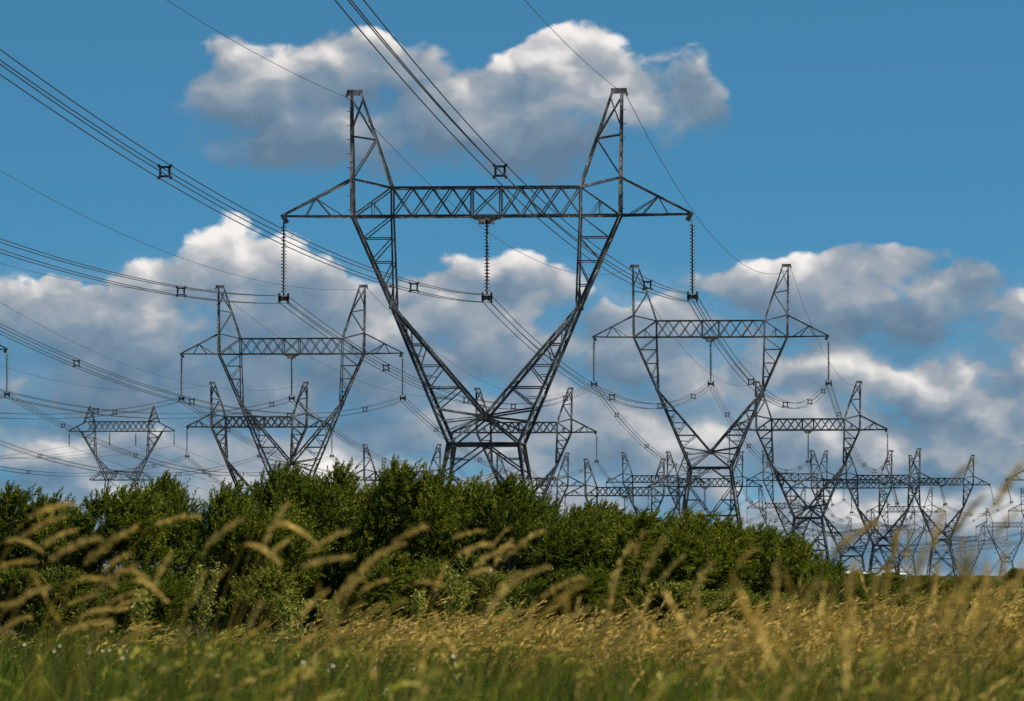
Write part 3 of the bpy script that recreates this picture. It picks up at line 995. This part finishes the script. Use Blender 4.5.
# white low sheds far out
def shed(px, py, Y, wd, ht, label):
    p = at(px, py, Y)
    o = tag(empty('white_shed', (p.x, Y, 0), rad(8)), label, 'shed', 'white sheds on the plain')
    H = p.z - ht * .3
    mb = MB(); mb.bar((0, 0, 0), (0, 0, H), wd, wd * .7, (0, 1, 0)); link('wall', mb.mesh('wall', M_WHITE), o)
    mb = MB()
    d = wd * .36 + .2; a = wd / 2 + .15
    v0 = len(mb.v)
    mb.v += [Vector(q) for q in ((-a, -d, H + .003), (a, -d, H + .003), (a, d, H + .003), (-a, d, H + .003), (-a, 0, H + ht * .3), (a, 0, H + ht * .3))]
    mb.f += [(0, 1, 5, 4), (2, 3, 4, 5), (0, 4, 3), (1, 2, 5), (0, 3, 2, 1)]
    link('roof', mb.mesh('roof', M_WHITE), o)
    mb = MB(); mb.bar((wd * .1, -wd * .35 - .02, .02), (wd * .1, -wd * .35 - .02, min(2.0, H * .8)), .9, .05, (0, 1, 0)); link('door', mb.mesh('door', M_ROOF), o)


shed(849, 571, 700, .9, 1.0, 'white shed on the plain right at the end of the hedge')
shed(866, 572, 900, .8, .9, 'small white shed second from the end of the hedge')
shed(903, 572.8, 1000, .9, .9, 'low white shed behind the grass farther right from the hedge end')


# ------------------------------------------------------------------ bright weeds before the hedge
def weed(px, top, Y, half, label, seed, group='sunlit leafy weeds'):
    p = at(px, top, Y)
    o = tag(empty('leafy_weed', (p.x, Y, 0), 0), label, 'weed', group)
    r = np.random.default_rng(seed)
    hgt = p.z; rx = half / FPX * Y
    n_st = 7; pos, ax, ln = [], [], []
    mb = MB()
    for i in range(n_st):
        b0 = np.array([r.uniform(-.15, .15) * rx, r.uniform(-.2, .2), 0]); t_ = np.array([r.uniform(-1, 1) * rx, r.uniform(-.4, .4), hgt * r.uniform(.7, 1)])
        pts = [b0 * (1 - k) + t_ * k + np.array([0, 0, .12 * math.sin(k * 3.1)]) for k in np.linspace(0, 1, 6)]
        mb.tube(pts, .012, .004, 5)
        for j in range(80):
            k = r.uniform(.3, 1.0); q = b0 * (1 - k) + t_ * k + np.array([0, 0, .12 * math.sin(k * 3.1)])
            pos.append(q + r.normal(size=3) * .045); ax.append(r.normal(size=3) * .8 + np.array([.3, -.2, .3])); ln.append(r.uniform(.05, .11))
    pos, ax, ln = np.array(pos), np.array(ax), np.array(ln)
    v, f = leaf_quads(pos, ax, r.normal(size=(len(pos), 3)) * .6 + np.array([.3, -.2, 1]), ln, ln * .45)
    link('stem', mb.mesh('stem', M_BARK), o)
    link('leaves', np_mesh('leaves', v, f, M_WEED, np.repeat(np.clip(r.normal(.5, .22, len(pos)), 0, 1), 4)), o)


weed(140, 588, 108, 12, 'pale green leafy weed at the foot of the hedge among the left seed heads', 1)
weed(205, 556, 110, 14, 'pale leafy weed just under the sky gap in the hedge', 2)
weed(292, 583, 107, 18, 'pale yellow green weed right of the sky gap before the dark hollow', 3)
weed(326, 590, 106, 12, 'yellow green weed at the edge of the dark hollow under the hedge', 4)
weed(416, 586, 106, 14, 'pale weed under the lower bush left of the tallest pylon', 5)
weed(452, 566, 109, 16, 'sunlit pale weed climbing the lower bush under the tallest pylon', 6)
weed(500, 600, 106, 14, 'small pale weed before the lower bush right of the tallest pylon leg', 7)
weed(690, 610, 106, 14, 'pale weed before the hedge under the second largest pylon', 8)


# ------------------------------------------------------------------ grass
def blade_strip(root, h, lean, w0, r, seg=4):
    """arrays of blades: root (n,3), h (n), lean (n,2) horizontal offset of the tip"""
    n_ = len(root)
    face = r.uniform(0, np.pi, n_)
    side = np.stack([np.cos(face), np.sin(face), np.zeros(n_)], 1)
    vs_ = []
    for i in range(seg + 1):
        k = i / seg
        c = root + np.stack([lean[:, 0] * k ** 2, lean[:, 1] * k ** 2, h * (k - .12 * k ** 3 * np.linalg.norm(lean, axis=1) / np.maximum(h, .1))], 1)
        wv = (w0 * (1 - k ** 1.8) * .5 + .0006)[:, None]
        vs_ += [c - side * wv, c + side * wv]
    v = np.stack(vs_, 1)                                   # n, 2(seg+1), 3
    b0 = (np.arange(n_) * 2 * (seg + 1))[:, None]
    f = np.concatenate([b0 + np.array([[2 * i, 2 * i + 1, 2 * i + 3, 2 * i + 2]]) for i in range(seg)], 0)
    return v.reshape(-1, 3), f, 2 * (seg + 1)


def heads(base, d, L, R, r, spk=10, dr=1.0):
    """feathery seed heads: spk spikelets along a curved axis"""
    n_ = len(base)
    k = np.tile((np.arange(spk) + .5) / spk, (n_, 1))
    droop = np.array([.45, 0, -.55]) * dr
    axis = base[:, None] + d[:, None] * (L[:, None] * k)[..., None] + droop * ((L[:, None] * k ** 2) * .6)[..., None]
    tang = d[:, None] + droop * (k * 1.2)[..., None]
    prof = np.sin(np.pi * (k * .86 + .1)) ** .8
    out = unit(r.normal(size=(n_, spk, 3)))
    pos = axis + out * (R[:, None] * prof * .25)[..., None]
    ax = unit(tang) + out * .25
    ln = (L[:, None] / spk * 1.9 + R[:, None] * prof * .9)
    v, f = leaf_quads(pos.reshape(-1, 3), ax.reshape(-1, 3), r.normal(size=(n_ * spk, 3)), ln.ravel(), (R[:, None] * prof * 1.3 + .002).ravel())
    return v, f


def field(name, pts, hfun, lean0, w0, mat, head_mat_tint, seed, blades, head_p, seg=4, head=(.09, .016), spk=8, tmean=.5, kind='stuff', hsd=.16, dr=1.0):
    r = np.random.default_rng(seed)
    root = np.repeat(pts, blades, 0)
    n_ = len(root)
    root = root + np.concatenate([r.normal(size=(n_, 2)) * .11, np.zeros((n_, 1))], 1)
    hbase = np.repeat(hfun, blades)
    h = hbase * (1 - .40 * r.random(n_) ** 1.6)
    lean = np.stack([r.normal(lean0, .22, n_), r.normal(0, .16, n_)], 1) * h[:, None]
    tuft = np.repeat(r.normal(0, .20, len(pts)) + tmean, blades)
    v, f, per = blade_strip(root, h, lean, w0 * r.uniform(.6, 1.3, n_), r, seg)
    tint = np.repeat(np.clip(tuft + r.normal(0, .10, n_), 0, 1), per)
    V_, F_, A_ = [v], [f], [tint]
    if head_p > 0:
        sel = r.random(n_) < head_p
        hb = root[sel] + np.stack([lean[sel, 0], lean[sel, 1], h[sel] * (1 - .12 * np.linalg.norm(lean[sel], axis=1) / np.maximum(h[sel], .1))], 1)
        dd = unit(np.stack([lean[sel, 0] * 2, lean[sel, 1] * 2, h[sel] * .8], 1))
        m_ = len(hb)
        hv, hf = heads(hb, dd, r.uniform(.7, 1.3, m_) * head[0], r.uniform(.7, 1.3, m_) * head[1], r, spk, dr)
        F_.append(hf + len(v)); V_.append(hv)
        A_.append(np.repeat(np.clip(np.repeat(r.normal(head_mat_tint, hsd, m_), spk) + r.normal(0, .08, m_ * spk), 0, 1), 4))
    o = link(name, np_mesh(name, np.concatenate(V_), np.concatenate(F_), mat, np.concatenate(A_)))
    return tag(o, kind=kind)


def scatter(n_, d0, d1, r, x0=-620, x1=620, pad=2.0, power=1.0):
    """points between depths d0 and d1 over the view's width (x0..x1 in picture units) plus a margin"""
    d = d0 + (d1 - d0) * r.random(n_) ** power
    u = r.uniform(x0, x1, n_)
    x = u / FPX * d + np.where(u < 0, -1, 1) * r.random(n_) * 0 + r.uniform(-pad, pad, n_) * (np.abs(u) > 480)
    return np.stack([x, d, np.zeros(n_)], 1), u


r = np.random.default_rng(21)


def top_at(row, d):
    """plant height that reaches up to a given row of the table at depth d"""
    return EYE - (row - HORIZON) / FPX * d


def patches(u, d, seed, su=90., sd=9.):
    """smooth random value per point so that the growth comes in drifts"""
    q = np.random.default_rng(seed)
    out = 0
    for k in range(5):
        f = 2 ** (k * .6)
        out = out + np.sin(u / su * f * q.uniform(.7, 1.3) + d / sd * f * q.uniform(-1, 1) + q.uniform(0, 6.3)) / f ** .6
    return out / 1.8


# dry, seeding grass before the hedge: thick right of the tallest pylon, thin at left
pts, u = scatter(3000, 50, 108, r)
pa = patches(u, pts[:, 1], 1)
keep = r.random(len(u)) < np.where(u > -40, .85, np.where(u > -230, .55, .04)) * (.75 + .4 * pa)
pts, u, pa = pts[keep], u[keep], pa[keep]
hh = np.clip(top_at(np.where(u > 300, 622, np.where(u > 200, 632, 638)) + 10 - np.abs(r.normal(0, 17, len(u))) - 7 * pa, pts[:, 1]), .45, 1.4)
field('dry_meadow_grass', pts, hh, .52, .009, M_GOLD, .80, 31, 9, .85, 4, (.24, .016), 9, .36 - .22 * pa, hsd=.24, dr=.55)  # pa lowers the tint: shade between tufts painted into their colour
# dry grass over the plain at right
pts, u = scatter(3200, 106, 330, r, 300, 640)
hh = np.clip(r.normal(.55, .15, len(pts)), .25, 1.1)
field('dry_plain_grass', pts, hh, .35, .02, M_GREEN, .85, 32, 9, .22, 3, (.26, .02), 6, .22, dr=.5)
# green grass at the foot of the hedge and under the dry grass
pts, u = scatter(4200, 40, 112, r)
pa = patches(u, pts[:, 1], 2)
hh = np.clip(top_at(np.where(u > -40, 648, 636) + 8 - np.abs(r.normal(0, 12, len(u))) - 6 * pa, pts[:, 1]), .3, 1.15)
field('meadow_grass', pts, hh, .30, .014, M_GREEN, .9, 33, 12, .02, 4, (.08, .012), 6, .42 - .26 * pa)  # shaded gaps between plants painted as a darker tint through pa
# tall green grass nearer the camera, in drifts
pts, u = scatter(1700, 17, 40, r)
pa = patches(u, pts[:, 1], 3, 42., 4.)
keep = r.random(len(u)) < .55 + .6 * pa
pts, u, pa = pts[keep], u[keep], pa[keep]
hh = np.clip(top_at(np.where(u > -40, 662, 650) + 14 - np.abs(r.normal(0, 20, len(u))) - 9 * pa, pts[:, 1]), .8, 1.48)
field('tall_green_grass', pts, hh, .20, .016, M_GREEN, .95, 34, 12, .04, 5, (.09, .014), 8, .50 - .30 * pa)  # dark pockets: shade painted into the blade tint by pa
pts, u = scatter(520, 8.5, 17, r, -700, 700)
pa = patches(u, pts[:, 1], 4, 50., 2.)
keep = r.random(len(u)) < .45 + .9 * pa
pts, u, pa = pts[keep], u[keep], pa[keep]
hh = np.clip(top_at(680 - np.abs(r.normal(0, 22, len(u))) - 10 * pa, pts[:, 1]), 1.1, 1.55)
field('near_green_grass', pts, hh, .20, .020, M_GREEN, .95, 35, 9, .03, 6, (.08, .012), 8, .56 - .32 * pa)  # tint darkens with pa, painting shade among the near clumps
# broad sappy leaves standing among the nearest grass
pts, u = scatter(260, 9, 20, r, -700, 700)
hh = np.clip(top_at(676 - np.abs(r.normal(0, 16, len(u))), pts[:, 1]), 1.05, 1.52)
field('broad_leaved_grass', pts, hh, .25, .034, M_GREEN, .95, 38, 4, 0, 6, tmean=.72)
# dry stems mixed into the near grass, upright and thick at right
pts, u = scatter(820, 12, 48, r)
keep = r.random(len(u)) < np.where(u > 230, 1.0, np.where(u > -20, .24, .09))
pts, u = pts[keep], u[keep]
hh = np.clip(top_at(np.where(u > 330, 622, np.where(u > 230, 640, 658)) + 14 - np.abs(r.normal(0, 30, len(u))), pts[:, 1]), .9, 1.66)
field('near_dry_grass', pts, hh, .24, .006, M_GOLD, .80, 36, 3, .95, 5, (.20, .0085), 22, .42, hsd=.24, dr=.3)

# ------------------------------------------------------------------ tall seed-headed stalks close to the camera
PL = []
def add(ox, oy, sc, items, d0, d1):
    for (a, b_, c, d_) in items: PL.append((ox + a * sc, oy + b_ * sc, ox + c * sc, oy + d_ * sc, d0, d1))
add(0, 480, .2853, [(90, 190, 220, 130), (150, 112, 250, 85), (170, 215, 265, 175), (40, 215, 145, 250), (210, 260, 340, 205), (355, 250, 465, 172), (-20, 285, 55, 240), (0, 310, 115, 285),
                    (10, 400, 110, 345), (60, 430, 170, 375), (300, 350, 400, 370), (310, 310, 380, 345), (370, 370, 470, 300), (420, 320, 520, 350), (500, 370, 580, 425), (240, 400, 350, 380),
                    (250, 430, 340, 400), (400, 420, 500, 390), (210, 470, 330, 440), (330, 470, 450, 450), (90, 480, 180, 450), (320, 580, 390, 510), (-30, 450, 50, 430), (280, 520, 380, 500),
                    (100, 540, 170, 500), (20, 520, 100, 480), (420, 440, 510, 415), (150, 330, 230, 300), (440, 560, 520, 520), (560, 560, 630, 540), (380, 300, 450, 260), (-10, 350, 70, 310)], 17, 24)
add(120, 460, .2, [(470, 410, 600, 300), (650, 430, 800, 520), (740, 380, 830, 230), (800, 330, 900, 370), (770, 470, 840, 400), (370, 680, 430, 560), (450, 660, 520, 550), (190, 590, 250, 480), (230, 305, 390, 285)], 17, 25)
add(250, 440, .3725, [(90, 235, 180, 285), (180, 285, 260, 245), (185, 330, 265, 315), (60, 300, 100, 270), (230, 450, 320, 330), (290, 370, 350, 300), (350, 310, 410, 280), (400, 270, 475, 230), (310, 400, 365, 375),
                      (250, 480, 300, 440), (310, 470, 355, 440), (370, 460, 415, 430), (455, 380, 520, 390), (505, 385, 525, 335), (560, 255, 630, 245), (575, 300, 645, 280), (660, 270, 690, 240), (630, 320, 700, 285),
                      (600, 355, 650, 350), (660, 490, 700, 455), (180, 530, 210, 500), (215, 580, 260, 510), (120, 560, 180, 520), (0, 490, 30, 440), (320, 550, 355, 500), (240, 420, 300, 370)], 17, 26)
add(500, 440, .3725, [(35, 300, 110, 245), (0, 310, 30, 270), (60, 375, 125, 340), (10, 385, 50, 355), (130, 460, 165, 440), (0, 490, 60, 455), (90, 520, 180, 500), (180, 490, 235, 450), (205, 450, 215, 420), (225, 530, 240, 490),
                      (75, 500, 90, 440), (310, 360, 350, 285), (290, 450, 315, 365), (265, 540, 295, 475), (395, 350, 440, 270), (365, 300, 385, 245), (445, 360, 490, 315), (525, 400, 570, 325), (520, 520, 535, 420), (490, 480, 530, 440),
                      (385, 470, 400, 415), (140, 405, 215, 370), (340, 540, 370, 480), (640, 330, 690, 290), (685, 500, 700, 440)], 17, 26)
add(760, 440, .3723, [(345, 370, 370, 255), (525, 100, 572, 60), (528, 240, 595, 155), (630, 180, 702, 70), (640, 245, 688, 190), (470, 260, 492, 195), (220, 290, 305, 225), (560, 345, 580, 300), (650, 360, 665, 280), (395, 330, 405, 240),
                      (180, 480, 200, 400), (300, 420, 320, 350), (460, 420, 480, 340), (600, 420, 610, 340), (120, 440, 160, 380), (690, 400, 705, 330), (240, 400, 255, 330), (530, 330, 545, 270), (420, 370, 440, 300), (20, 480, 60, 430)], 11, 15)


def stalk(bx, by, tx, ty, d, i, lab, grp):
    r = np.random.default_rng(900 + i)
    q_ = r.uniform(.2, .65); bx, by = bx - (tx - bx) * q_, by - (ty - by) * q_ + 3
    B = at(bx, by, d); Tp = at(tx, ty, d + r.uniform(-.03, .05))
    L = (Tp - B).length
    root = Vector((B.x - (.30 + r.uniform(0, .25)) * B.z * .5, d + r.uniform(-.15, .15), 0))
    o = tag(empty('grass_stalk', root), lab, 'grass stalk', grp)
    # stem: rises then bends over into the head
    c1 = Vector((root.x + (B.x - root.x) * .25, root.y, B.z * .62))
    dirh = (Tp - B).normalized()
    c2 = B - dirh * .16 - Vector((0, 0, .05))
    pts = []
    for k in np.linspace(0, 1, 12):
        a = root.lerp(c1, k); b_ = c1.lerp(c2, k); c = c2.lerp(B, k)
        pts.append(a.lerp(b_, k).lerp(b_.lerp(c, k), k) - root)
    mb = MB(); mb.tube(pts, .0022, .0012, 5)
    me = mb.mesh('stem', M_GOLD); a = me.attributes.new('tint', 'FLOAT', 'POINT'); a.data.foreach_set('value', np.full(len(me.vertices), .55, dtype=np.float32))
    link('stem', me, o)
    # head: spikelets round a curved axis from B to Tp
    n_ = int(r.uniform(90, 170))
    k = np.sort(r.random(n_)); sag = Vector((0, 0, 1)) * (L * (.11 if ty < by + 4 else .22))
    axp = np.array([B.lerp(Tp, float(q)) - root + sag * float(4 * q * (1 - q)) * .6 for q in k])
    tg = np.array([(Tp - B) / max(L, 1e-4) + sag / max(L, 1e-4) * float(4 * (1 - 2 * q)) * .6 for q in k])
    R = (L * .034 + .0020) * r.uniform(.55, 1.25)
    prof = np.clip(k / .28, 0, 1) ** .7 * np.clip(1.02 - k, 0, 1) ** .75 * (1 + .45 * np.sin(k * r.uniform(14, 26) + r.uniform(0, 6)))
    out = unit(r.normal(size=(n_, 3)))
    pos = axp + out * (R * prof * r.uniform(.1, .9, n_))[:, None]
    v, f = leaf_quads(pos, unit(tg) + out * .5, r.normal(size=(n_, 3)), np.full(n_, L * .13 + .003) * r.uniform(.7, 1.3, n_), R * (.25 + .7 * prof) * r.uniform(.6, 1.4, n_))
    link('seed_head', np_mesh('seed_head', v, f, M_PLUME, np.repeat(np.clip(r.normal(.5, .2, n_) + (i % 5 - 2) * .05, 0, 1), 4)), o)
    # one long leaf on the stem
    j = 5; q0 = pts[j]; lv = []
    for k_ in np.linspace(0, 1, 6):
        c = q0 + Vector((.16 * k_ + .04 * (i % 3), .03 * k_, .10 * k_ - .16 * k_ * k_))
        wv = .004 * (1 - k_ ** 2) + .0004
        lv += [c + Vector((0, wv, wv * .6)), c - Vector((0, wv, wv * .6))]
    lf = [(2 * q, 2 * q + 1, 2 * q + 3, 2 * q + 2) for q in range(5)]
    link('leaf_blade', np_mesh('leaf_blade', [tuple(x) for x in lv], lf, M_GREEN, [.6] * len(lv)), o)


for i, (bx, by, tx, ty, d0, d1) in enumerate(PL):
    rr = random.Random(i * 7 + 3)
    if i in (6, 8, 11, 15, 18, 20, 24, 27, 29, 31): continue
    d = rr.uniform(d0, d1)
    mx = (bx + tx) / 2
    if mx < 180: lab, grp = 'blurred golden seed head drooping to the right over the left end of the hedge', 'seed heads over the left end'
    elif mx < 440: lab, grp = 'blurred golden grass head before the hedge below the large left pylon', 'seed heads below the left pylon'
    elif mx < 760: lab, grp = 'blurred golden grass head before the hedge between tallest and second largest pylon', 'seed heads below the central pylons'
    else: lab, grp = 'large blurred upright grass head at right against the far pylons and plain', 'seed heads at the right'
    stalk(bx, by, tx, ty, d, i, lab, grp)

# ------------------------------------------------------------------ white wild flowers
FL = [(x * .2 + 300, y * .2 + 560) for x, y in [(385, 500), (380, 540), (235, 530), (165, 530), (142, 552), (570, 545), (60, 572), (72, 640), (430, 648), (765, 482), (830, 545), (785, 590), (828, 593), (780, 520), (18, 512), (675, 650), (95, 685)]]
FL += [(x * .2853, y * .2853 + 480) for x, y in [(190, 600), (315, 605), (360, 600), (383, 597), (480, 592), (85, 578), (520, 605), (430, 625), (445, 600)]] + [(696, 684), (60, 646), (210, 655), (192, 668)]
fm = MB()
for k in range(13):
    a = 2 * math.pi * k / 13; c, s_ = math.cos(a), math.sin(a)
    i0 = len(fm.v)
    fm.v += [Vector((c * .006 - s_ * .003, s_ * .006 + c * .003, .002)), Vector((c * .006 + s_ * .003, s_ * .006 - c * .003, .002)), Vector((c * .026 + s_ * .006, s_ * .026 - c * .006, .006)), Vector((c * .03, s_ * .03, .003)), Vector((c * .026 - s_ * .006, s_ * .026 + c * .006, .006))]
    fm.f.append(tuple(range(i0, i0 + 5)))
ME_FL = fm.mesh('flower_head', M_PETAL)
sm = MB(); sm.tube([(0, 0, 0), (.02, 0, .5), (0, 0, 1)], .003, .002, 4)
ME_ST = sm.mesh('stem', M_BARK)
dm = MB(); dm.lathe((0, 0, .002), [(.009, 0), (.007, .005), (.002, .007)], 8)
ME_DI = dm.mesh('flower_disc', M_PLUME)
for i, (px, py) in enumerate(FL):
    rr = random.Random(i)
    d = 30 + rr.uniform(-5, 7)
    p = at(px, py, d)
    o = tag(empty('white_flower', (p.x, d, 0), 0), 'small white blurred wildflower in the green grass at the bottom', 'wildflower', 'white wildflowers in the grass')
    st = link('stem', ME_ST, o); st.scale = (1, 1, p.z)
    h_ = link('flower_head', ME_FL, o); h_.location = (0, 0, p.z)
    h_.rotation_euler = (rr.uniform(.5, 1.0), rr.uniform(.1, .6), 0); h_.scale = (rr.uniform(.16, .30),) * 3
    link('flower_disc', ME_DI, h_)
